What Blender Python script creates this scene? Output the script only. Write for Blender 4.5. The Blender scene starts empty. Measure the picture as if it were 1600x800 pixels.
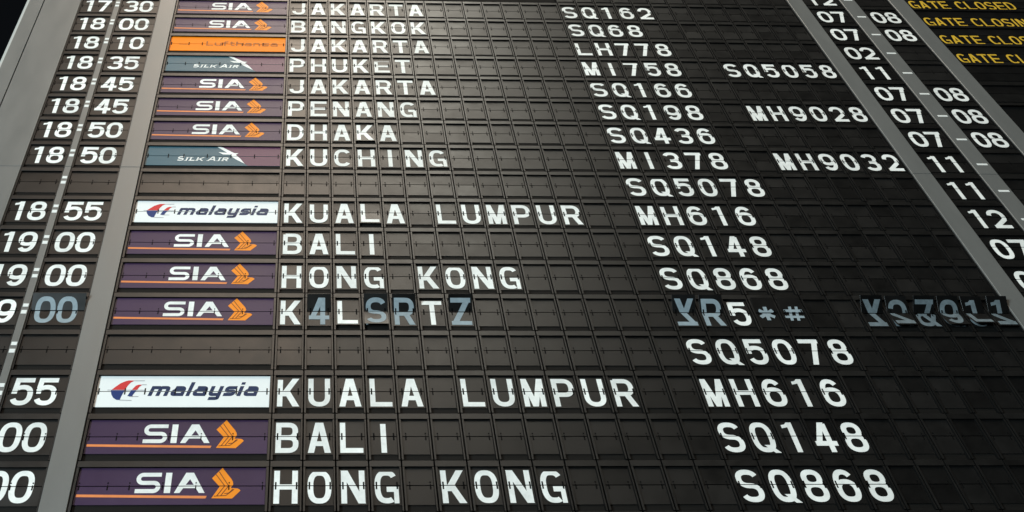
import bpy, math, random
from mathutils import Vector, Matrix
from mathutils.geometry import tessellate_polygon

random.seed(7)
SC = bpy.context.scene
COL = SC.collection
U = 0.08            # one letter column in metres
ASP = 1.7           # a row is 1.7 columns tall
RV = U * ASP
Z0 = 4.2            # height of the top joint of the first full row


def world(u, v, w=0.0):
    return Vector((u * U, w * U, Z0 - v * RV))


# ------------------------------------------------------------------ camera
cam = bpy.data.cameras.new('camera')
cam_o = bpy.data.objects.new('camera', cam)
COL.objects.link(cam_o)
Rm = ((0.99947566, 0.01840969, -0.02663638),
      (0.00641263, 0.69379985, 0.72013932),
      (0.03173786, -0.71993253, 0.69331801))
b2w = lambda r: Vector((r[0], r[2], -r[1]))
right, down, fwd = b2w(Rm[0]), b2w(Rm[1]), b2w(Rm[2])
M = Matrix.Identity(4)
for i in range(3):
    M[i][0], M[i][1], M[i][2] = right[i], -down[i], -fwd[i]
cpos = Vector((1.21359442 * U, -24.30378067 * U, Z0 - 42.12241293 * U))
for i in range(3):
    M[i][3] = cpos[i]
cam_o.matrix_world = M
cam.sensor_width = 36.0
cam.sensor_fit = 'HORIZONTAL'
cam.lens = 36.0 * 1419.028 / 1600
cam.shift_x = 268.555 / 1600
cam.shift_y = -48.557 / 1600
cam.clip_start = 0.02
cam.clip_end = 200
SC.camera = cam_o

# ------------------------------------------------------------------ light
wd = bpy.data.worlds.new('World')
SC.world = wd
wd.use_nodes = True
bg = wd.node_tree.nodes['Background']
bg.inputs['Color'].default_value = (0.55, 0.65, 0.8, 1)
bg.inputs['Strength'].default_value = 0.006


def area(name, loc, target, sx, sy, power, color):
    l = bpy.data.lights.new(name, 'AREA')
    l.shape = 'RECTANGLE'
    l.size, l.size_y = sx, sy
    l.energy = power
    l.color = color
    o = bpy.data.objects.new(name, l)
    COL.objects.link(o)
    o.location = loc
    o.rotation_euler = (Vector(target) - Vector(loc)).to_track_quat('-Z', 'Y').to_euler()
    return o


# the daylit roof glazing high in front of the board, whose sheen lies on the black flaps
area('hall_skylight', (-0.6, -3.8, 9.9), (-0.1, 0, 3.4), 2.2, 9.5, 355, (1.0, 0.80, 0.63))
area('hall_skylight', (1.2, -3.5, 10.2), (0.4, 0, 3.4), 1.5, 9.5, 295, (1.0, 0.97, 0.84))
# an added, unseen cool fill far to the left, lighting the letters evenly
area('added_cool_fill', (-11.5, -10.5, 0.6), (0.6, 0, 3.0), 4.0, 4.0, 3300, (0.76, 0.94, 1.0))

SC.view_settings.view_transform = 'Standard'
SC.view_settings.look = 'None'
SC.view_settings.exposure = 0.0
SC.view_settings.gamma = 1.0


# ------------------------------------------------------------------ materials
def mat(name, color, rough=0.4, metallic=0.0, spec=0.5, var=0.0, rvar=0.0, scale=30.0, stretch=(1, 1, 1), bump=0.0, orand=0.0):
    m = bpy.data.materials.new(name)
    m.use_nodes = True
    nt = m.node_tree
    p = nt.nodes['Principled BSDF']
    p.inputs['Base Color'].default_value = (*color, 1)
    p.inputs['Roughness'].default_value = rough
    p.inputs['Metallic'].default_value = metallic
    p.inputs['Specular IOR Level'].default_value = spec
    if var or rvar or bump or orand:
        tc = nt.nodes.new('ShaderNodeTexCoord')
        mp = nt.nodes.new('ShaderNodeMapping')
        mp.inputs['Scale'].default_value = stretch
        nt.links.new(tc.outputs['Object'], mp.inputs['Vector'])
        oi = nt.nodes.new('ShaderNodeObjectInfo')
        add = nt.nodes.new('ShaderNodeVectorMath')
        nt.links.new(mp.outputs[0], add.inputs[0])
        cmb = nt.nodes.new('ShaderNodeMath')
        cmb.operation = 'MULTIPLY'
        cmb.inputs[1].default_value = 37.0
        nt.links.new(oi.outputs['Random'], cmb.inputs[0])
        nt.links.new(cmb.outputs[0], add.inputs[1])
        nz = nt.nodes.new('ShaderNodeTexNoise')
        nz.inputs['Scale'].default_value = scale
        nz.inputs['Detail'].default_value = 5
        nz.inputs['Roughness'].default_value = 0.65
        nt.links.new(add.outputs[0], nz.inputs['Vector'])
        if var or orand:
            mr = nt.nodes.new('ShaderNodeMapRange')
            mr.inputs['From Min'].default_value = 0.3
            mr.inputs['From Max'].default_value = 0.7
            mr.inputs['To Min'].default_value = 1 - var
            mr.inputs['To Max'].default_value = 1 + var
            nt.links.new(nz.outputs['Fac'], mr.inputs['Value'])
            m2 = nt.nodes.new('ShaderNodeMapRange')
            m2.inputs['To Min'].default_value = 1 - orand
            m2.inputs['To Max'].default_value = 1 + orand
            nt.links.new(oi.outputs['Random'], m2.inputs['Value'])
            mu = nt.nodes.new('ShaderNodeMath')
            mu.operation = 'MULTIPLY'
            nt.links.new(mr.outputs[0], mu.inputs[0])
            nt.links.new(m2.outputs[0], mu.inputs[1])
            vs = nt.nodes.new('ShaderNodeVectorMath')
            vs.operation = 'SCALE'
            vs.inputs[0].default_value = color
            nt.links.new(mu.outputs[0], vs.inputs['Scale'])
            nt.links.new(vs.outputs[0], p.inputs['Base Color'])
        if rvar:
            mr = nt.nodes.new('ShaderNodeMapRange')
            mr.inputs['From Min'].default_value = 0.3
            mr.inputs['From Max'].default_value = 0.7
            mr.inputs['To Min'].default_value = rough - rvar
            mr.inputs['To Max'].default_value = rough + rvar
            nt.links.new(nz.outputs['Fac'], mr.inputs['Value'])
            ro = nt.nodes.new('ShaderNodeMath')
            ro.operation = 'MULTIPLY_ADD'
            ro.inputs[1].default_value = orand * 0.5
            nt.links.new(oi.outputs['Random'], ro.inputs[0])
            nt.links.new(mr.outputs[0], ro.inputs[2])
            nt.links.new(ro.outputs[0], p.inputs['Roughness'])
        if bump:
            bp = nt.nodes.new('ShaderNodeBump')
            bp.inputs['Strength'].default_value = bump
            bp.inputs['Distance'].default_value = 0.001
            nt.links.new(nz.outputs['Fac'], bp.inputs['Height'])
            nt.links.new(bp.outputs[0], p.inputs['Normal'])
    return m


M_FRAME = mat('black_frame_plastic', (0.004, 0.0038, 0.0035), 0.37, spec=0.65, rvar=0.05, scale=25, orand=0.15)
M_FLAP = mat('black_flap_plastic', (0.003, 0.0029, 0.0028), 0.37, spec=0.6, rvar=0.05, scale=18, orand=0.2)
M_STACK = mat('black_flap_stack', (0.006, 0.0055, 0.005), 0.65, spec=0.14, var=0.3, scale=8, stretch=(1, 1, 30))
M_SLOT = mat('dark_slot', (0.002, 0.002, 0.002), 0.8, spec=0.1)
M_WALL = mat('black_wall_paint', (0.003, 0.003, 0.003), 0.8, spec=0.1, var=0.2)
M_WHITE = mat('white_print', (0.80, 0.80, 0.77), 0.5, spec=0.3, var=0.11, scale=45, orand=0.08)
M_YELLOW = mat('yellow_print', (0.64, 0.395, 0.035), 0.5, spec=0.3, var=0.2, scale=80)
M_SILVER = mat('silver_paint', (0.135, 0.134, 0.127), 0.42, metallic=0.05, spec=1.0, var=0.05, rvar=0.05, scale=14, stretch=(1, 1, 0.3), bump=0.02)
M_TRIM = mat('silver_trim', (0.46, 0.45, 0.42), 0.40, metallic=0.05, spec=1.0, var=0.05, scale=12)
M_SEAM = mat('seam_shadow_gap', (0.01, 0.01, 0.01), 0.7, spec=0.1)
M_GHOST = mat('blur_dimmed_print', (0.27, 0.325, 0.355), 0.5, spec=0.3, var=0.15, scale=60)  # white print of turning flaps, blur and dimness put into the colour
M_DIM = mat('darker_blur_dimmed_print', (0.14, 0.17, 0.185), 0.5, spec=0.3, var=0.25, scale=60)  # same turning white print, painted darker still for the second flight numbers
M_COLON = mat('colon_print', (0.75, 0.75, 0.72), 0.5, spec=0.3)
M_PURPLE = mat('purple_flap', (0.042, 0.021, 0.057), 0.40, spec=0.35, var=0.08, rvar=0.04, scale=10, orand=0.08)
M_PLUM = mat('plum_flap', (0.095, 0.030, 0.070), 0.40, spec=0.35, var=0.06, scale=10)
M_BLUEGREY = mat('blue_grey_flap', (0.032, 0.100, 0.135), 0.40, spec=0.35, var=0.06, scale=10)
M_ORANGEF = mat('orange_flap', (0.90, 0.225, 0.004), 0.5, spec=0.15, var=0.05, scale=10)
M_WHITEF = mat('white_flap', (0.80, 0.81, 0.80), 0.45, spec=0.4, var=0.03, scale=10)
M_BIRD = mat('orange_print', (0.86, 0.25, 0.010), 0.5, spec=0.3, var=0.05)
M_STRIPE = mat('stripe_print', (0.72, 0.225, 0.07), 0.5, spec=0.3, var=0.08)
M_BIRDLINE = mat('bird_line_print', (0.17, 0.05, 0.02), 0.5, spec=0.2)
M_RED = mat('red_print', (0.60, 0.035, 0.035), 0.5, spec=0.3)
M_NAVY = mat('navy_print', (0.006, 0.022, 0.075), 0.5, spec=0.3)
M_BLUE = mat('blue_print', (0.008, 0.032, 0.15), 0.5, spec=0.3)
M_LHTEXT = mat('brown_print', (0.42, 0.13, 0.03), 0.6, spec=0.2, var=0.5, scale=45)
M_PALELINE = mat('grey_line_print', (0.30, 0.28, 0.30), 0.6, spec=0.2)


# ------------------------------------------------------------------ mesh collecting
class MB:
    """Collects faces in board units: u columns, v rows (down), w depth in columns."""

    def __init__(self):
        self.v, self.f, self.m, self.mats = [], [], [], []

    def mi(self, m):
        if m not in self.mats:
            self.mats.append(m)
        return self.mats.index(m)

    def pt(self, u, v, w, tf=None):
        p = Vector((u * U, w * U, -v * RV))
        if tf:
            p = tf(p)
        self.v.append(p)
        return len(self.v) - 1

    def box(self, u0, u1, v0, v1, w0, w1, m, c=0.0, tf=None, side=None):
        """w0 is the front; c chamfers the front edges."""
        k = self.mi(m)
        cv = c / ASP
        ring = []
        lv = [(w1, 0.0), (w0 + c, 0.0), (w0, c)] if c else [(w1, 0.0), (w0, 0.0)]
        for w, ins in lv:
            iv = ins / ASP
            ring.append([self.pt(a, b, w, tf) for a, b in ((u0 + ins, v0 + iv), (u1 - ins, v0 + iv), (u1 - ins, v1 - iv), (u0 + ins, v1 - iv))])
        ks = self.mi(side) if side else k
        for n, (a, b) in enumerate(zip(ring, ring[1:])):
            for i in range(4):
                j = (i + 1) % 4
                self.f.append((a[i], a[j], b[j], b[i])); self.m.append(ks if n == 0 or i == 3 else k)
        self.f.append(tuple(ring[-1])); self.m.append(k)
        self.f.append(tuple(reversed(ring[0]))); self.m.append(k)

    def poly(self, pts, m, u0, vb, w, tf=None):
        """A flat printed polygon; pts are (x, y up) in columns from (u0, vb)."""
        k = self.mi(m)
        idx = [self.pt(u0 + x, vb - y / ASP, w, tf) for x, y in pts]
        self.f.append(tuple(idx)); self.m.append(k)

    def mesh(self, name):
        me = bpy.data.meshes.new(name)
        me.from_pydata([tuple(p) for p in self.v], [], self.f)
        for m in self.mats:
            me.materials.append(m)
        me.polygons.foreach_set('material_index', self.m)
        me.update()
        return me


def part(name, me, parent=None, loc=None):
    if isinstance(me, MB):
        me = me.mesh(name)
    o = bpy.data.objects.new(name, me)
    COL.objects.link(o)
    if parent:
        o.parent = parent
    if loc is not None:
        o.location = loc
    return o


def thing(name, label, cat, loc, group=None):
    o = bpy.data.objects.new(name, None)
    o.empty_display_size = 0.02
    COL.objects.link(o)
    o.location = loc
    o['label'] = label
    o['category'] = cat
    if group:
        o['group'] = group
    return o


def tag(o, label, cat, group=None):
    o['label'] = label
    o['category'] = cat
    if group:
        o['group'] = group
    return o


# ------------------------------------------------------------------ lettering: strokes as flat polygons
def arc(cx, cy, rx, ry, a0, a1, n=14, p=2.4):
    out = []
    for i in range(n + 1):
        a = math.radians(a0 + (a1 - a0) * i / n)
        c, s = math.cos(a), math.sin(a)
        out.append((cx + rx * math.copysign(abs(c) ** (2 / p), c), cy + ry * math.copysign(abs(s) ** (2 / p), s)))
    return out


def ribbon(pts, t, closed=False):
    """Quads of constant width along a centre line."""
    P = [pts[0]]
    for q in pts[1:]:
        if math.hypot(q[0] - P[-1][0], q[1] - P[-1][1]) > 1e-4:
            P.append(q)
    if closed and math.hypot(P[0][0] - P[-1][0], P[0][1] - P[-1][1]) < 1e-3:
        P.pop()
    n = len(P)
    L, R = [], []
    for i in range(n):
        a = P[i - 1] if (i > 0 or closed) else None
        b = P[(i + 1) % n] if (i < n - 1 or closed) else None
        d = []
        for s, e in ((a, P[i]), (P[i], b)):
            if s is not None and e is not None:
                l = math.hypot(e[0] - s[0], e[1] - s[1])
                d.append(((e[0] - s[0]) / l, (e[1] - s[1]) / l))
        if len(d) == 1:
            nx, ny, k = -d[0][1], d[0][0], 1
        else:
            nx, ny = -(d[0][1] + d[1][1]), d[0][0] + d[1][0]
            l = math.hypot(nx, ny) or 1
            nx, ny = nx / l, ny / l
            k = min(1 / max(0.4, nx * -d[0][1] + ny * d[0][0]), 2)
        L.append((P[i][0] + nx * t / 2 * k, P[i][1] + ny * t / 2 * k))
        R.append((P[i][0] - nx * t / 2 * k, P[i][1] - ny * t / 2 * k))
    out = []
    for i in range(n if closed else n - 1):
        j = (i + 1) % n
        out.append([L[i], L[j], R[j], R[i]])
    return out


def slant(x0, y0, x1, y1, th):
    return [[(x0 - th / 2, y0), (x0 + th / 2, y0), (x1 + th / 2, y1), (x1 - th / 2, y1)]]


def rect(x0, y0, x1, y1):
    return [[(x0, y0), (x1, y0), (x1, y1), (x0, y1)]]


def glyph(ch, W, H, t):
    """Strokes (each a list of convex polygons) of one character in a W x H box."""
    L, R, B, T, cx, cy = t / 2, W - t / 2, t / 2, H - t / 2, W / 2, H / 2
    th = t * 1.12
    stem = lambda x: rect(x - t / 2, 0, x + t / 2, H)
    bar = lambda y, x0=0, x1=W: rect(x0, y - t / 2, x1, y + t / 2)
    if ch == 'A':
        return [slant(th / 2, 0, cx - th * .16, H, th), slant(W - th / 2, 0, cx + th * .16, H, th), bar(H * .30, W * .2, W * .8)]
    if ch == 'B':
        r = (T - cy) / 2
        return [stem(L), ribbon([(L, T), (W * .55, T)] + arc(W * .55, cy + r, R - W * .55 - .02, r, 90, -90) + [(L, cy)], t),
                ribbon([(L, cy), (W * .55, cy)] + arc(W * .55, (B + cy) / 2, R - W * .55, (cy - B) / 2, 90, -90) + [(L, B)], t)]
    if ch == 'C':
        return [ribbon(arc(cx, cy, cx - L, cy - B, 38, 322, 30, 2.7), t)]
    if ch == 'G':
        return [ribbon(arc(cx, cy, cx - L, cy - B, 40, 300, 30, 2.7), t), bar(H * .42, cx, W), rect(W - t * .85, 0, W, H * .45)]
    if ch == 'D':
        return [stem(L), ribbon([(L, T), (W * .42, T)] + arc(W * .42, cy, R - W * .42, cy - B, 90, -90, 20, 2.4) + [(L, B)], t)]
    if ch == 'E':
        return [stem(L), bar(T), bar(B), bar(cy, 0, W * .92)]
    if ch == 'F':
        return [stem(L), bar(T), bar(cy, 0, W * .9)]
    if ch == 'H':
        return [stem(L), stem(R), bar(cy)]
    if ch == 'I':
        return [stem(cx)]
    if ch == 'J':
        return [ribbon([(R - .03, H), (R - .03, H * .34)] + arc(cx, H * .30, R - .03 - cx, H * .30 - B, 0, -180, 18) , t)]
    if ch == 'K':
        return [stem(L), slant(t * 1.0, H * .36, W - th * .62, H, th * 1.15), slant(W * .40, H * .56, W - th * .55, 0, th * 1.15)]
    if ch == 'L':
        return [stem(L), bar(B)]
    if ch == 'M':
        return [stem(L), stem(R), slant(L + .01, H, cx, H * .0, th * .95), slant(R - .01, H, cx, H * .0, th * .95)]
    if ch == 'N':
        return [stem(L), stem(R), slant(th / 2, H, W - th / 2, 0, th * 1.15)]
    if ch in 'O0':
        return [ribbon(arc(cx, cy, cx - L, cy - B, 0, 360, 36, 2.7), t, True)]
    if ch == 'Q':
        return [ribbon(arc(cx, cy, cx - L, cy - B, 0, 360, 36, 2.7), t, True), slant(W * .58, H * .24, W * .95, -H * .02, th)]
    if ch == 'P':
        r = (T - H * .42) / 2
        return [stem(L), ribbon([(L, T), (W * .55, T)] + arc(W * .55, T - r, R - W * .55, r, 90, -90) + [(L, T - 2 * r)], t)]
    if ch == 'R':
        r = (T - H * .45) / 2
        return [stem(L), ribbon([(L, T), (W * .55, T)] + arc(W * .55, T - r, R - W * .55 - .01, r, 90, -90) + [(L, T - 2 * r)], t),
                slant(W * .58, H * .45, W - th / 2, 0, th * 1.08)]
    if ch == 'S':
        r = (T - cy) / 2
        return [ribbon(arc(cx, cy + r, cx - L, r, 22, 270, 22, 2.35) + arc(cx, cy - r, cx - L, r, 90, -158, 22, 2.35), t)]
    if ch == 'T':
        return [stem(cx), bar(T)]
    if ch == 'U':
        return [ribbon([(L, H), (L, H * .36)] + arc(cx, H * .36, cx - L, H * .36 - B, 180, 360, 20) + [(R, H)], t)]
    if ch == 'Y':
        return [rect(cx - t / 2, 0, cx + t / 2, H * .48), slant(cx, H * .42, th * .6, H, th * 1.1), slant(cx, H * .42, W - th * .6, H, th * 1.1)]
    if ch == 'Z':
        return [bar(T), bar(B), slant(th * .65, B, W - th * .65, T, th * 1.15)]
    if ch == '1':
        return [rect(cx - t * .35, 0, cx + t * .65, H), [[(cx - t * 1.45, H * .80), (cx - t * .3, H * .84), (cx + t * .3, H), (cx - t * .3, H), (cx - t * .75, H * .93), (cx - t * 1.45, H * .91)]]]
    if ch == '2':
        r = H * .28
        return [ribbon(arc(cx, T - r, cx - L, r, 172, -35, 18) + [(L + .01, t * .6)], t), bar(B)]
    if ch == '3':
        r = (T - cy) / 2
        return [ribbon(arc(cx, cy + r, cx - L - .02, r, 160, -90, 20) + [(cx - t * .5, cy)], t), ribbon([(cx - t * .5, cy - .0)] + arc(cx, cy - r, cx - L, r, 90, -160, 20), t)]
    if ch == '4':
        return [rect(W * .80 - t, 0, W * .80, H), bar(H * .29), slant(th * .55, H * .26, W * .80 - th * .75, H, th)]
    if ch == '5':
        r = H * .29
        return [bar(T, W * .14, W * .95), slant(W * .14, H * .42, W * .19, H, t), ribbon(arc(cx, B + r, cx - L, r, 128, -155, 22), t)]
    if ch == '6':
        r = H * .27
        return [ribbon(arc(cx, B + r, cx - L, r, 0, 360, 28), t, True), ribbon(arc(cx, cy, cx - L, cy - B, 180, 42, 16, 2.3), t), ribbon([(L, B + r), (L, cy + .01)], t)]
    if ch == '9':
        return [[[(W - x, H - y) for x, y in q] for q in st] for st in glyph('6', W, H, t)]
    if ch == '7':
        return [bar(T), slant(W * .40, 0, W - th * .6, H - t * .5, th)]
    if ch == '8':
        r1, r2 = (T - H * .53) / 2, (H * .53 - B) / 2
        return [ribbon(arc(cx, T - r1, cx - L - .035, r1, 0, 360, 26), t, True), ribbon(arc(cx, B + r2, cx - L, r2, 0, 360, 28), t, True)]
    if ch == '*':
        s = []
        for a in (0, 60, 120):
            c, q = math.cos(math.radians(a + 30)), math.sin(math.radians(a + 30))
            s.append(ribbon([(cx - c * W * .42, cy - q * W * .42), (cx + c * W * .42, cy + q * W * .42)], t * .8))
        return s
    if ch == '#':
        k = t * .62
        return [slant(W * .28, H * .22, W * .42, H * .78, k), slant(W * .62, H * .22, W * .76, H * .78, k), rect(0, H * .38 - k / 2, W, H * .38 + k / 2), rect(W * .04, H * .62 - k / 2, W, H * .62 + k / 2)]
    if ch == '&':
        return [ribbon(arc(W * .42, H * .72, W * .22, H * .2, 0, 360, 20), t * .9, True), ribbon(arc(W * .42, H * .29, W * .36, H * .22, 60, 330, 20) + [(W, H * .5)], t * .9), slant(W * .3, H * .62, W * .95, 0, th)]
    # lower case, x-height given as H
    if ch == 'a':
        return [ribbon([(L + .02, T), (R - W * .25, T)] + arc(R - W * .25, T - W * .25, W * .25, W * .25, 90, 0, 6) + [(R, 0)], t),
                ribbon([(R, B), (L + W * .2, B)] + arc(L + W * .18, (B + H * .58) / 2, W * .18, (H * .58 - B) / 2, 270, 90, 8) + [(R, H * .58)], t)]
    if ch == 'm':
        return [rect(0, 0, t, H), ribbon([(t * .5, T), (cx - t * .6, T)] + arc(cx - t * .6, T - t * .6, t * .6, t * .6, 90, 0, 5) + [(cx, 0)], t),
                ribbon([(cx, T), (R - t * .7, T)] + arc(R - t * .7, T - t * .7, t * .7, t * .7, 90, 0, 5) + [(R, 0)], t)]
    if ch in 'nh':
        top = H * 1.4 if ch == 'h' else H
        return [rect(0, 0, t, top), ribbon([(L, T), (R - W * .3, T)] + arc(R - W * .3, T - W * .3, W * .3, W * .3, 90, 0, 6) + [(R, 0)], t)]
    if ch == 'u':
        return [ribbon([(L, H), (L, B + W * .3)] + arc(L + W * .3, B + W * .3, W * .3, W * .3, 180, 270, 6) + [(R, B)], t), rect(W - t, 0, W, H)]
    if ch == 'l':
        return [rect(0, 0, t, H * 1.4)]
    if ch == 'i':
        return [rect(0, 0, t, H), rect(0, H * 1.15, t, H * 1.4)]
    if ch == 'f':
        return [ribbon([(W * .38, 0), (W * .38, H * 1.2)] + arc(W * .38 + W * .3, H * 1.2, W * .3, H * .2 - B * .5, 180, 90, 6) + [(W, H * 1.4 - B * .5)], t), rect(0, T - t * .4, W, T + t * .6)]
    if ch == 't':
        return [ribbon([(W * .38, H * 1.35), (W * .38, B + W * .3)] + arc(W * .38 + W * .3, B + W * .3, W * .3, W * .3, 180, 270, 6) + [(W, B)], t), rect(0, T - t * .4, W, T + t * .6)]
    if ch == 'y':
        return [ribbon([(L, H), (L, B + W * .2)] + arc(L + W * .2, B + W * .2, W * .2, W * .2, 180, 270, 6) + [(R, B)], t),
                ribbon([(R, H), (R, -H * .18)] + arc(R - W * .25, -H * .18, W * .25, H * .22 - B, 0, -90, 6) + [(L, -H * .4 + B)], t)]
    if ch == 's':
        r = (T - cy) / 2
        return [ribbon([(W * .97, T)] + arc(L + r, cy + r, r, r, 90, 270, 10, 2) + arc(R - r, cy - r, r, r, 90, -90, 10, 2) + [(W * .03, B)], t)]
    return []


def clip_half(poly, y, keep_above):
    out = []
    n = len(poly)
    for i in range(n):
        a, b = poly[i], poly[(i + 1) % n]
        ia = a[1] >= y if keep_above else a[1] <= y
        ib = b[1] >= y if keep_above else b[1] <= y
        if ia:
            out.append(a)
        if ia != ib:
            k = (y - a[1]) / (b[1] - a[1])
            out.append((a[0] + (b[0] - a[0]) * k, y))
    return out if len(out) >= 3 else None


GAP = 0.027         # gap between upper and lower flap, in columns


def put(mb, strokes, m, x, vb, w, vsplit=None, skew=0.0, tf=None, half=None, dh=0.0007):
    """Prints strokes with the lower left corner at (x, vb), cut by the gap at vsplit."""
    for i, st in enumerate(strokes):
        for q in st:
            q = [(px + py * skew, py) for px, py in q]
            if vsplit is None:
                mb.poly(q, m, x, vb, w - dh * i, tf)
                continue
            ys = (vb - vsplit) * ASP
            if half in (None, 'up'):
                c = clip_half(q, ys + GAP / 2, True)
                if c:
                    mb.poly(c, m, x, vb, w - dh * i, tf)
            if half in (None, 'low'):
                c = clip_half(q, ys - GAP / 2, False)
                if c:
                    mb.poly(c, m, x, vb, w - dh * i, tf)


def shape(mb, pts, m, w, vsplit):
    """A printed outline given as (u, v) points."""
    q = [(u, -v * ASP) for u, v in pts]
    for tri in tessellate_polygon([[Vector((a, b, 0)) for a, b in q]]):
        put(mb, [[[q[k] for k in tri]]], m, 0, 0, w, vsplit)


def line(mb, pts, m, w, vsplit, t):
    q = [(u, -v * ASP) for u, v in pts]
    put(mb, [ribbon(q, t)], m, 0, 0, w, vsplit)


# ------------------------------------------------------------------ flap modules
VS = 0.485          # split of the two flaps within a row
FT, FB = 0.10, 0.860
WF = 0.068          # depth of the flap faces
WL = WF - 0.004     # depth of the print
_cache = {}


def frame_mesh(wd, key='frame'):
    k = (key, round(wd, 4))
    if k not in _cache:
        b = MB()
        g = 0.018
        b.box(g, wd - g, 0.010, 0.130, 0.0, 0.12, M_FRAME, 0.007, side=M_SLOT)
        b.box(g, g + 0.070, 0.131, 0.992, 0.004, 0.12, M_FRAME, 0.007, side=M_SLOT)
        b.box(wd - g - 0.058, wd - g, 0.131, 0.992, 0.004, 0.12, M_FRAME, 0.007, side=M_SLOT)
        b.box(g + 0.071, wd - g - 0.059, FB - 0.02, 0.990, 0.095, 0.11, M_STACK)
        b.box(g + 0.071, wd - g - 0.059, 0.13, FB - 0.021, 0.11, 0.12, M_SLOT)
        _cache[k] = b.mesh('flap_module')
    return _cache[k]


def slots(b, us, up, printed, tf=None, size=1.0):
    """The axle slots near the split."""
    for i, u in enumerate(us):
        h = (0.020 if not printed else 0.023) * size
        if up:
            if printed:
                b.box(u - h, u + h, VS - 0.072, VS - 0.006, WF - 0.010, WF, M_SLOT, tf=tf)
            else:
                b.box(u - h, u + h, VS - 0.075, VS - 0.048, WF - 0.010, WF, M_SLOT, tf=tf)
                b.box(u - h * .7, u + h * .7, VS - 0.022, VS - 0.004, WF - 0.010, WF, M_SLOT, tf=tf)
        else:
            b.box(u - h, u + h, VS + 0.006, VS + (0.072 if printed else 0.075), WF - 0.010, WF, M_SLOT, tf=tf)


def tilt(vh, wh, deg):
    """Rotation about a horizontal axle at row offset vh and depth wh; positive brings the upper part forward."""
    o = Vector((0, wh * U, -vh * RV))
    R = Matrix.Rotation(math.radians(deg), 3, 'X')
    return lambda p: R @ (p - o) + o


def flap_mesh(wd, up, printed, us, m=None, deg=0.0, l=0.085, r=0.073):
    k = ('flap', round(wd, 4), up, printed, tuple(us), m.name if m else '', deg, l, r)
    if k not in _cache:
        b = MB()
        m = m or M_FLAP
        gv = GAP / 2 / ASP
        tf = tilt(VS, WF + 0.01, deg) if deg else None
        if up:
            b.box(l, wd - r, FT, VS - gv, WF, WF + 0.02, m, 0.003, tf=tf)
        else:
            b.box(l, wd - r, VS + gv, FB, WF, WF + 0.02, m, 0.003, tf=tf)
        slots(b, us, up, printed, tf)
        _cache[k] = b.mesh('upper_flap' if up else 'lower_flap')
    return _cache[k]


def warp(u):
    return u - 0.0038 * max(0.0, u - 15) ** 2


LW, LH, LT = 0.71, 0.640 * ASP, 0.170
VB = 0.828


def cell(root, uroot, c, ch, sag=0.0, moving=None):
    """One letter window: the module frame with its two flaps and the printed letter."""
    u0, u1 = warp(c), warp(c + 1)
    wd = u1 - u0
    mod = part('flap_module', frame_mesh(wd), root, Vector(((u0 - uroot) * U, 0, 0)))
    us = (0.205, wd - 0.175)
    pr = ch != ' ' and not moving
    k = random.choice((0, 0, 0.5, -0.5, 1.0, -0.9, 1.5))
    part('upper_flap', flap_mesh(wd, True, pr, us, deg=k * .5), mod)
    part('lower_flap', flap_mesh(wd, False, pr, us, deg=-sag if sag else k * .5), mod)
    sx = wd  # right hand columns are a little narrower
    if moving:
        up, low, a = moving[:3]
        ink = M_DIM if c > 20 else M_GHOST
        x = (0.085 + wd - 0.073 - LW * sx) / 2
        g = lambda q: [[[(LW * sx - px, py) for px, py in e] for e in st] for st in glyph(q[1], LW * sx, LH, LT)] if q[0] == '~' else glyph(q, LW * sx, LH, LT)
        b = MB()
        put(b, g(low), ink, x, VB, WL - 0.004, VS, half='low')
        part('letter', b, mod)
        f = MB()
        tf = tilt(VS, WF - 0.012, a)
        f.box(0.085, wd - 0.073, FT, VS - GAP / 2 / ASP, WF - 0.022, WF - 0.012, M_FLAP, 0.002, tf=tf)
        slots(f, us, True, True, tf=lambda p: tf(p - Vector((0, 0.022 * U, 0))))
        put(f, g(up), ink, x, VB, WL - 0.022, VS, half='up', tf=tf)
        part('falling_flap', f, mod)
        if len(moving) > 3:     # a second flap, about to come to rest below
            f = MB()
            tf = tilt(VS, WF - 0.012, -moving[4])
            f.box(0.085, wd - 0.073, VS + GAP / 2 / ASP, FB, WF - 0.022, WF - 0.014, M_FLAP, 0.002, tf=tf)
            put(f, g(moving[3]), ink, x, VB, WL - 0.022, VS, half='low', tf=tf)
            part('landing_flap', f, mod)
    elif ch != ' ':
        k2 = ('glyph', ch, round(wd, 4), sag)
        if k2 not in _cache:
            b = MB()
            x = (0.085 + wd - 0.073 - LW * sx) / 2
            g = glyph(ch, LW * sx, LH, LT)
            if sag:
                put(b, g, M_WHITE, x, VB, WL, VS, half='up')
                put(b, g, M_WHITE, x, VB, WL, VS, half='low', tf=tilt(VS, WF + 0.01, -sag))
            else:
                put(b, g, M_WHITE, x, VB, WL - 0.002, VS)
            _cache[k2] = b.mesh('letter')
        part('letter', _cache[k2], mod)
    return mod


# ------------------------------------------------------------------ the rows
ROW = {
    -1: 'the cut-off row along the top edge',
    0: 'the topmost JAKARTA row',
    1: 'the BANGKOK row',
    2: 'the JAKARTA row of the orange panel',
    3: 'the PHUKET row',
    4: 'the JAKARTA row above PENANG',
    5: 'the PENANG row',
    6: 'the DHAKA row',
    7: 'the KUCHING row',
    8: 'the blank row under KUCHING',
    9: 'the upper KUALA LUMPUR row',
    10: 'the upper BALI row',
    11: 'the upper HONG KONG row',
    12: 'the scrambled mid-turn row',
    13: 'the blank row under the scrambled letters',
    14: 'the lower KUALA LUMPUR row',
    15: 'the lower BALI row',
    16: 'the lower HONG KONG row',
    17: 'the cut-off row along the bottom edge',
}
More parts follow.
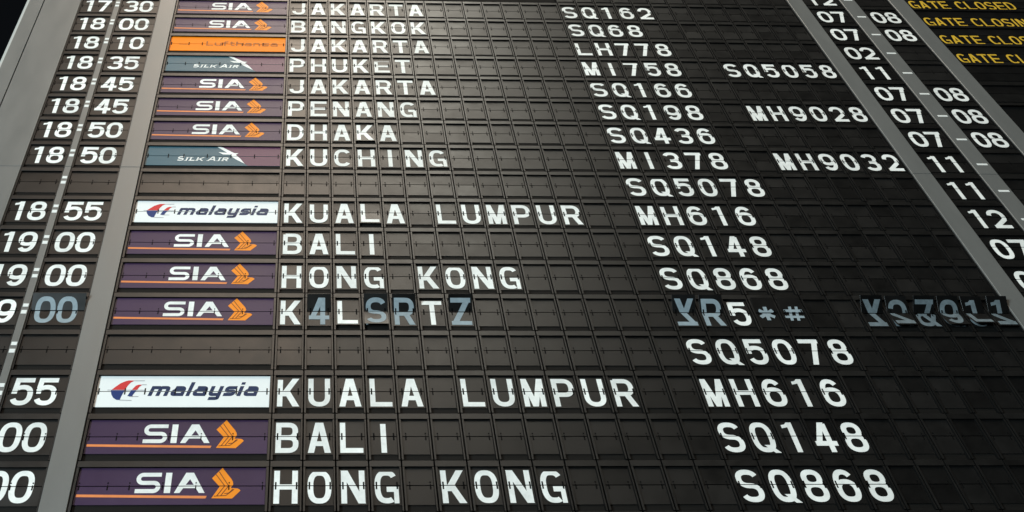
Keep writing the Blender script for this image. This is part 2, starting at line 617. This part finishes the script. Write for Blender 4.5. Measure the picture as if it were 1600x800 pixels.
#     hours minutes airline destination  flight   codeshare  gate
DATA = {
    -1: (None, None, None, None, '', '', ('12', None)),
    0: ('17', '30', 'purple', 'JAKARTA', 'SQ162', '', ('07', '08')),
    1: ('18', '00', 'purple', 'BANGKOK', 'SQ68', '', ('07', '08')),
    2: ('18', '10', 'orange', 'JAKARTA', 'LH778', '', ('02', None)),
    3: ('18', '35', 'two', 'PHUKET', 'MI758', 'SQ5058', ('11', None)),
    4: ('18', '45', 'purple', 'JAKARTA', 'SQ166', '', ('07', '08')),
    5: ('18', '45', 'purple', 'PENANG', 'SQ198', 'MH9028', ('07', '08')),
    6: ('18', '50', 'purple', 'DHAKA', 'SQ436', '', ('07', '08')),
    7: ('18', '50', 'two', 'KUCHING', 'MI378', 'MH9032', ('11', None)),
    8: ('  ', '  ', 'blank', '', 'SQ5078', '', ('11', None)),
    9: ('18', '55', 'white', 'KUALA LUMPUR', 'MH616', '', ('12', None)),
    10: ('19', '00', 'purple', 'BALI', 'SQ148', '', ('07', None)),
    11: ('19', '00', 'purple', 'HONG KONG', 'SQ868', '', ('07', None)),
    12: ('19', '00', 'purple', 'K4LSRTZ', '', '', None),
    13: ('  ', '  ', 'blank', '', 'SQ5078', '', None),
    14: ('18', '55', 'white', 'KUALA LUMPUR', 'MH616', '', None),
    15: ('19', '00', 'purple', 'BALI', 'SQ148', '', None),
    16: ('19', '00', 'purple', 'HONG KONG', 'SQ868', '', None),
    17: ('  ', '  ', 'blank', '', '', '', None),
}
SAG = {(6, 3): 5.0, (9, 3): 6.0, (7, 6): 3.0, (2, 2): 3.0, (12, 2): 5.0, (3, 4): 2.0}
MOVING = {(12, 1): ('4', '4', 24), (12, 3): ('S', 'R', 34, 'S', 9), (12, 4): ('R', 'R', 28), (12, 6): ('Z', 'Z', 31),
          (12, 14): ('Y', '~Z', 38), (12, 15): ('R', 'R', 30), (12, 17): ('*', '*', 8), (12, 18): ('#', '#', 8),
          (12, 21): ('Y', '~Z', 36), (12, 22): ('2', 'R', 27, '~2', 12), (12, 23): ('7', '&', 44), (12, 24): ('9', 'G', 33, '9', 14),
          (12, 25): ('1', 'J', 24, 'L', 20), (12, 26): ('1', '4', 30, '~2', 9)}
MOVE_TEXT = {16: '5'}

SPLITS = None


def window_frame(b, u0, u1, top=0.130, side=0.055):
    b.box(u0, u1, 0.008, top, 0.0, 0.12, M_FRAME, 0.007, side=M_SLOT)
    b.box(u0, u0 + side, top + .001, 0.992, 0.004, 0.12, M_FRAME, 0.007, side=M_SLOT)
    b.box(u1 - side, u1, top + .001, 0.992, 0.004, 0.12, M_FRAME, 0.007, side=M_SLOT)
    b.box(u0 + side + .001, u1 - side - .001, FB - 0.02, 0.990, 0.095, 0.11, M_STACK)
    b.box(u0 + side + .001, u1 - side - .001, top, FB - 0.021, 0.11, 0.12, M_SLOT)


def two_digit(root, text, off, wdt, centres, us, dw, lab='flap_module', moving=0.0, m=M_WHITE, vb=VB - .025, hh=0.625):
    """A wide window with two digits on one pair of flaps."""
    k = ('tw', round(wdt, 3))
    if k not in _cache:
        b = MB()
        window_frame(b, 0.005, wdt - 0.005)
        _cache[k] = b.mesh('flap_module')
    mod = part(lab, _cache[k], root, Vector((off * U, 0, 0)))
    part('upper_flap', flap_mesh(wdt, True, False, us, l=0.062, r=0.062), mod)
    part('lower_flap', flap_mesh(wdt, False, False, us, l=0.062, r=0.062), mod)
    if text and text.strip():
        f = MB() if moving else None
        tf = tilt(VS, WF - 0.012, moving) if moving else None
        for ch, c in zip(text, centres):
            b = MB()
            g = glyph(ch, dw, hh * ASP, 0.172)
            if moving:
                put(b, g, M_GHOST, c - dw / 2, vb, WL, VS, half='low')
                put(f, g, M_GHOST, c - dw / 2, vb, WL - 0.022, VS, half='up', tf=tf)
            else:
                put(b, g, m, c - dw / 2, vb, WL, VS)
            part('digit', b, mod)
        if moving:
            f.box(0.062, wdt - 0.062, FT, VS - GAP / 2 / ASP, WF - 0.022, WF - 0.012, M_FLAP, 0.002, tf=tf)
            part('falling_flap', f, mod)
    return mod


# ------------------------------------------------------------------ airline panels
PU0, PU1 = -5.777, 0.0


def airline(r, kind):
    names = {'purple': 'purple airline panel with white lettering and an orange bird, in ' + ROW[r],
             'orange': 'plain orange airline panel with faint brown lettering, in ' + ROW[r],
             'two': 'blue-grey and plum airline panel with a white bird, in ' + ROW[r],
             'white': 'white airline panel with a red and blue kite, in ' + ROW[r],
             'blank': 'blank dark airline panel without lettering, in ' + ROW[r]}
    t = thing('airline_panel', names[kind], 'airline panel', world(0, r), 'airline panels in the column beside the times')
    b = MB()
    window_frame(b, PU0 + .012, -.012, side=0.085)
    part('panel_frame', b, t)
    us = [-5.60, -4.76, -4.12, -3.145, -2.16, -1.18, -0.19]
    base = {'purple': M_PURPLE, 'orange': M_ORANGEF, 'two': M_BLUEGREY, 'white': M_WHITEF, 'blank': M_FLAP}[kind]
    gv = GAP / 2 / ASP
    L, R = PU0 + .10, -.10
    for up in (True, False):
        f = MB()
        if up:
            f.box(L, R, FT, VS - gv, WF, WF + 0.02, base, 0.003)
        else:
            f.box(L, R, VS + gv, FB - .02, WF, WF + 0.02, base, 0.003)
        slots(f, us, up, kind in ('white', 'orange', 'two'), size=0.8)
        if kind == 'two':
            if up:
                q = [(-2.82, FT + .004), (R - .002, FT + .004), (R - .002, VS - gv), (-2.10, VS - gv), (-2.45, .21)]
            else:
                q = [(-2.10, VS + gv), (R - .002, VS + gv), (R - .002, FB - .022), (-1.42, FB - .022)]
            pts = [(u, -v * ASP) for u, v in q]
            put(f, [[pts]], M_PLUM, 0, 0, WF - 0.001)
        part('upper_flap' if up else 'lower_flap', f, t)
    dv = -0.022     # print lies on the sunk flap, seen from below
    S = lambda pts: [(u, v + dv) for u, v in pts]
    if kind == 'purple':
        s = MB()
        H, tt = 0.395 * ASP, 0.132
        rr = (H - tt) / 4
        yT, yM, yB = H - tt / 2, H / 2, tt / 2
        path = [(.735, yT), (rr + tt / 2, yT)] + arc(rr + tt / 2, yT - rr, rr, rr, 90, 270, 12, 2) + arc(.735 - rr - tt / 2, yB + rr, rr, rr, 90, -90, 12, 2) + [(0, yB)]
        vb = 0.640 + dv
        put(s, [ribbon(path, tt)], M_WHITE, -3.94, vb, WL, VS)
        part('letter', s, t)
        s = MB()
        put(s, [rect(0, 0, .185, H)], M_WHITE, -3.083, vb, WL, VS)
        part('letter', s, t)
        s = MB()
        put(s, [[[(0, 0), (.165, 0), (.445, H * .70), (.41, H), (.300, H)]], [[(.905, 0), (.735, 0), (.425, H * .70), (.41, H), (.53, H)]],
                rect(.24, H * .235, .68, H * .395)], M_WHITE, -2.785, vb, WL, VS)
        part('letter', s, t)
        s = MB()
        shape(s, S([(-5.63, .662), (-1.81, .696), (-1.84, .745), (-5.63, .712)]), M_STRIPE, WL, None)
        part('stripe', s, t)
        s = MB()
        shape(s, S([(-1.411, .150), (-1.703, .356), (-1.455, .520), (-1.669, .742), (-1.063, .748), (-.832, .598), (-.865, .570), (-.931, .554), (-1.123, .548), (-1.055, .475), (-1.075, .42), (-1.124, .369)]), M_BIRD, WL, VS)
        for ln in ([(-1.60, .275), (-1.305, .505), (-1.52, .70)], [(-1.505, .225), (-1.19, .505), (-1.40, .69)], [(-1.60, .702), (-1.25, .69), (-1.02, .57)], [(-1.30, .655), (-1.16, .64), (-1.06, .565)]):
            line(s, S(ln), M_BIRDLINE, WL - 0.004, VS, 0.022)
        part('bird_emblem', s, t)
    elif kind == 'orange':
        s = MB()
        x = -3.93
        for ch, wdt in zip('Lufthansa', (.36, .36, .27, .27, .36, .38, .36, .38, .38)):
            s = MB()
            put(s, glyph(ch, wdt - .02, (.235 if ch == 'L' else .165) * ASP, .075), M_LHTEXT, x, .600 + dv, WL, VS)
            part('letter', s, t)
            x += wdt + .045
        s = MB()
        line(s, S([(-5.25, .53), (-4.98, .55), (-4.83, .535), (-4.73, .49)]), M_LHTEXT, WL, None, 0.035)
        part('crane_mark', s, t)
    elif kind == 'two':
        s = MB()
        x = -4.40
        for ch, wdt, big in (('S', .30, 1.25), ('I', .15, 1), ('L', .25, 1), ('K', .33, 1), (' ', .06, 1), ('A', .38, 1.25), ('I', .15, 1), ('R', .28, 1)):
            if ch != ' ':
                hh = .135 * ASP * big
                st = glyph(ch, wdt - .03, hh, .058)
                if ch in 'IKRAL':
                    st = st + [rect(-.03, 0, .09, .022)]
                if ch in 'IL':
                    cxx = (wdt - .03) / 2 if ch == 'I' else .03
                    st = st + [rect(cxx - .07, hh - .022, cxx + .07, hh)]
                s = MB()
                put(s, st, M_WHITE, x, .692 + dv, WL, VS, skew=0.28)
                part('letter', s, t)
            x += wdt + .035
        s = MB()
        shape(s, S([(-2.84, .115), (-2.52, .175), (-2.13, .345), (-2.0, .40), (-1.98, .46), (-2.02, .475), (-2.2, .44)]), M_WHITE, WL, VS)
        shape(s, S([(-2.70, .355), (-2.32, .375), (-2.1, .385), (-1.86, .392), (-1.95, .44), (-2.2, .445), (-2.50, .44)]), M_WHITE, WL - 0.001, VS)
        shape(s, S([(-2.2, .435), (-1.98, .44), (-1.76, .60), (-1.565, .785), (-1.87, .66), (-2.08, .55)]), M_WHITE, WL - 0.002, VS)
        part('bird_emblem', s, t)
    elif kind == 'white':
        s = MB()
        x = -4.02
        for ch, wdt in (('m', .62), ('a', .44), ('l', .12), ('a', .44), ('y', .40), ('s', .38), ('i', .12), ('a', .44)):
            s = MB()
            put(s, glyph(ch, wdt, .228 * ASP, .122), M_NAVY, x, .612 + dv, WL, VS, skew=0.30)
            part('letter', s, t)
            x += wdt + .075
        s = MB()
        shape(s, S([(-5.20, .470), (-5.09, .40), (-4.95, .32), (-4.80, .272), (-4.70, .252), (-4.50, .256), (-4.62, .30), (-4.70, .37), (-4.77, .470)]), M_RED, WL, None)
        shape(s, S([(-5.22, .484), (-4.78, .484), (-4.85, .62), (-4.88, .705), (-4.98, .702), (-5.10, .655), (-5.18, .575)]), M_BLUE, WL, None)
        shape(s, S([(-4.55, .470), (-4.44, .375), (-4.36, .352), (-4.24, .352), (-4.32, .40), (-4.38, .470)]), M_RED, WL - 0.001, None)
        shape(s, S([(-4.57, .484), (-4.40, .484), (-4.50, .60), (-4.48, .625), (-4.66, .615)]), M_BLUE, WL - 0.001, None)
        for ln in ([(-4.52, .262), (-4.18, .262)], [(-4.25, .355), (-4.10, .355)], [(-4.60, .625), (-4.30, .625)], [(-4.88, .706), (-4.50, .714)], [(-5.33, .477), (-4.10, .480)]):
            line(s, S(ln), M_PALELINE, WL - 0.002, None, 0.022)
        part('kite_emblem', s, t)
    return t


# ------------------------------------------------------------------ the wall behind and the silver strips
w_ = MB()
w_.box(-12.9, 44, -3.0, 18.2, 0.22, 0.5, M_WALL)
wall = part('wall', w_, None, world(0, 0))
wall['kind'] = 'structure'
V_TOP, V_SEAM, V_BOT = -2.6, 7.985, 18.2
STRIPS = [
    ('side_panel', -12.45, -10.615, 'wide silver side panel left of the hour windows', 'side panel'),
    ('silver_strip', -8.850, -8.590, 'narrow silver strip carrying the white colons', 'metal strip'),
    ('silver_strip', -6.600, -5.792, 'silver strip between the minutes and the airline panels', 'metal strip'),
    ('silver_strip', 26.465, 27.285, 'silver strip between the flight and gate numbers', 'metal strip'),
    ('silver_strip', 29.345, 30.145, 'silver strip carrying the white gate dashes', 'metal strip'),
    ('silver_strip', 32.045, 32.905, 'silver strip before the yellow gate remarks', 'metal strip'),
]
for nm, a, b_, lab, cat in STRIPS:
    for v0, v1, pos in ((V_TOP, V_SEAM - .004, 'upper length of the '), (V_SEAM + .004, V_BOT, 'lower length of the ')):
        lab2 = lab.replace('left of', 'beside')
        s = MB()
        s.box(a, b_, v0, v1, -0.03, 0.215, M_SILVER, 0.012)
        tag(part(nm, s, None, world(0, 0)), pos + lab2, cat, 'silver strips of the board')
for v0, v1, pos in ((V_TOP, V_SEAM - .004, 'upper'), (V_SEAM + .004, V_BOT, 'lower')):
    s = MB()
    k, kf = s.mi(M_TRIM), s.mi(M_SILVER)
    prof = [(-12.50, 0.21), (-12.50, -0.03), (-13.20, -0.03)]
    for i in range(1, 9):
        a = math.radians(90 * i / 8)
        prof.append((-13.20 - 0.22 * math.sin(a), -0.03 + 0.22 * (1 - math.cos(a))))
    prof.append((-13.42, 0.5))
    prof.append((-12.92, 0.5))
    n = len(prof)
    top = [s.pt(u, v0, w) for u, w in prof]
    bot = [s.pt(u, v1, w) for u, w in prof]
    for i in range(n):
        j = (i + 1) % n
        s.f.append((top[i], bot[i], bot[j], top[j])); s.m.append(kf if i < 2 else k)
    s.f.append(tuple(top)); s.m.append(k)
    s.f.append(tuple(reversed(bot))); s.m.append(k)
    tag(part('edge_trim', s, None, world(0, 0)), pos + ' length of the rounded pale metal trim at the outer edge of the board', 'edge trim', 'edge trims of the board')

# ------------------------------------------------------------------ build the rows
for r in range(-1, 18):
    hh, mm, air, dest, fl, cs, gate = DATA[r]
    # times
    if hh is not None:
        blank = not hh.strip()
        lab = ('blank time windows with only a colon, in ' if blank else 'white time %s:%s on dark flaps, in ' % (hh, mm)) + ROW[r]
        if r == 12:
            lab = 'white time with its minutes flap caught falling, in ' + ROW[r]
        t = thing('time_display', lab, 'time display', world(-10.605, r), 'time displays beside the airline panels')
        two_digit(t, hh, 0.0, 1.750, (0.50, 1.185), (0.11, 0.93, 1.56), .68)
        b = MB()
        for v0, v1 in ((.360, .445), (.535, .630)):
            b.box(1.755 + .035, 1.755 + .225, v0 - .02, v1 - .02, -0.036, -0.029, M_COLON, 0.002)
        part('colon', b, t)
        two_digit(t, mm, 2.020, 1.980, (.555, 1.315), (0.13, 0.98, 1.63), .70, moving=22.0 if r == 12 else 0.0)
        airline(r, air)
        # destination line, fourteen windows
        if dest:
            lab = 'destination line reading %s on black flaps, in %s' % (dest, ROW[r]) if r != 12 else 'scrambled destination line K4LSRTZ with several flaps caught falling'
        else:
            lab = 'blank black destination line without letters, in ' + ROW[r]
        t = thing('destination_line', lab, 'destination line', world(0, r), 'destination lines of the board')
        for c in range(14):
            ch = dest[c] if c < len(dest) else ' '
            cell(t, 0, c, ch, SAG.get((r, c), 0.0), MOVING.get((r, c)))
    # flight numbers
    if r == 12:
        lab = 'flight number line of garbled half-turned characters, in ' + ROW[r]
    elif fl:
        lab = 'flight number line reading %s in white, in %s' % (fl, ROW[r])
    else:
        lab = 'blank flight number line, in ' + ROW[r]
    t = thing('flight_number_line', lab, 'flight number', world(warp(14), r), 'flight number lines of the board')
    for c in range(14, 21):
        ch = fl[c - 14] if c - 14 < len(fl) else ' '
        if r == 12:
            ch = MOVE_TEXT.get(c, ' ')
        cell(t, warp(14), c, ch, 0.0, MOVING.get((r, c)))
    if r == 12:
        lab = 'second flight number line of garbled half-turned characters, in ' + ROW[r]
    elif cs:
        lab = 'second flight number line reading %s in white, in %s' % (cs, ROW[r])
    else:
        lab = 'blank second flight number line on black flaps, in ' + ROW[r]
    t = thing('shared_flight_line', lab, 'flight number', world(warp(21), r), 'second flight number lines of the board')
    for c in range(21, 27):
        ch = cs[c - 21] if c - 21 < len(cs) else ' '
        cell(t, warp(21), c, ch, 0.0, MOVING.get((r, c)))
    # gates
    if gate:
        g1, g2 = gate
        lab = 'white gate number %s with a dash%s, in %s' % (g1, ' to ' + g2 if g2 else ' alone', ROW[r])
        t = thing('gate_display', lab, 'gate number', world(27.29, r), 'gate number displays of the board')
        two_digit(t, g1, 0.0, 2.05, (0.66, 1.45), (0.15, 1.05, 1.85), .70, vb=VB + .03, hh=0.62)
        b = MB()
        b.box(2.29, 2.74, .58, .645, -0.036, -0.029, M_COLON, 0.002)
        part('dash', b, t)
        two_digit(t, g2, 2.865, 1.88, (0.63, 1.39), (0.15, 1.05, 1.7), .67, vb=VB + .03, hh=0.62)
    # remarks
    if r <= 12:
        txt = {-1: 'GATE CLOSED', 0: 'GATE CLOSING', 1: 'GATE CLOSING', 2: 'GATE CLOSING'}.get(r, '')
        lab = ('yellow remark %s on black, in ' % txt if txt else 'blank wide black remark window, in ') + ROW[r]
        if r <= 4:
            t = thing('remark_display', lab, 'remark', world(32.915, r), 'remark displays of the board')
            b = MB()
            window_frame(b, 0.005, 10.0)
            part('panel_frame', b, t)
            gv = GAP / 2 / ASP
            for up in (True, False):
                f = MB()
                if up:
                    f.box(.062, 9.94, FT, VS - gv, WF, WF + .02, M_FLAP, .003)
                else:
                    f.box(.062, 9.94, VS + gv, FB, WF, WF + .02, M_FLAP, .003)
                part('upper_flap' if up else 'lower_flap', f, t)
            if txt:
                x = 0.20
                for ch in txt:
                    if ch == ' ':
                        x += .32
                        continue
                    w0 = .16 if ch == 'I' else .46
                    b = MB()
                    put(b, glyph(ch, w0, .46 * ASP, .104), M_YELLOW, x, .975, WL, None)
                    part('letter', b, t)
                    x += w0 + .09
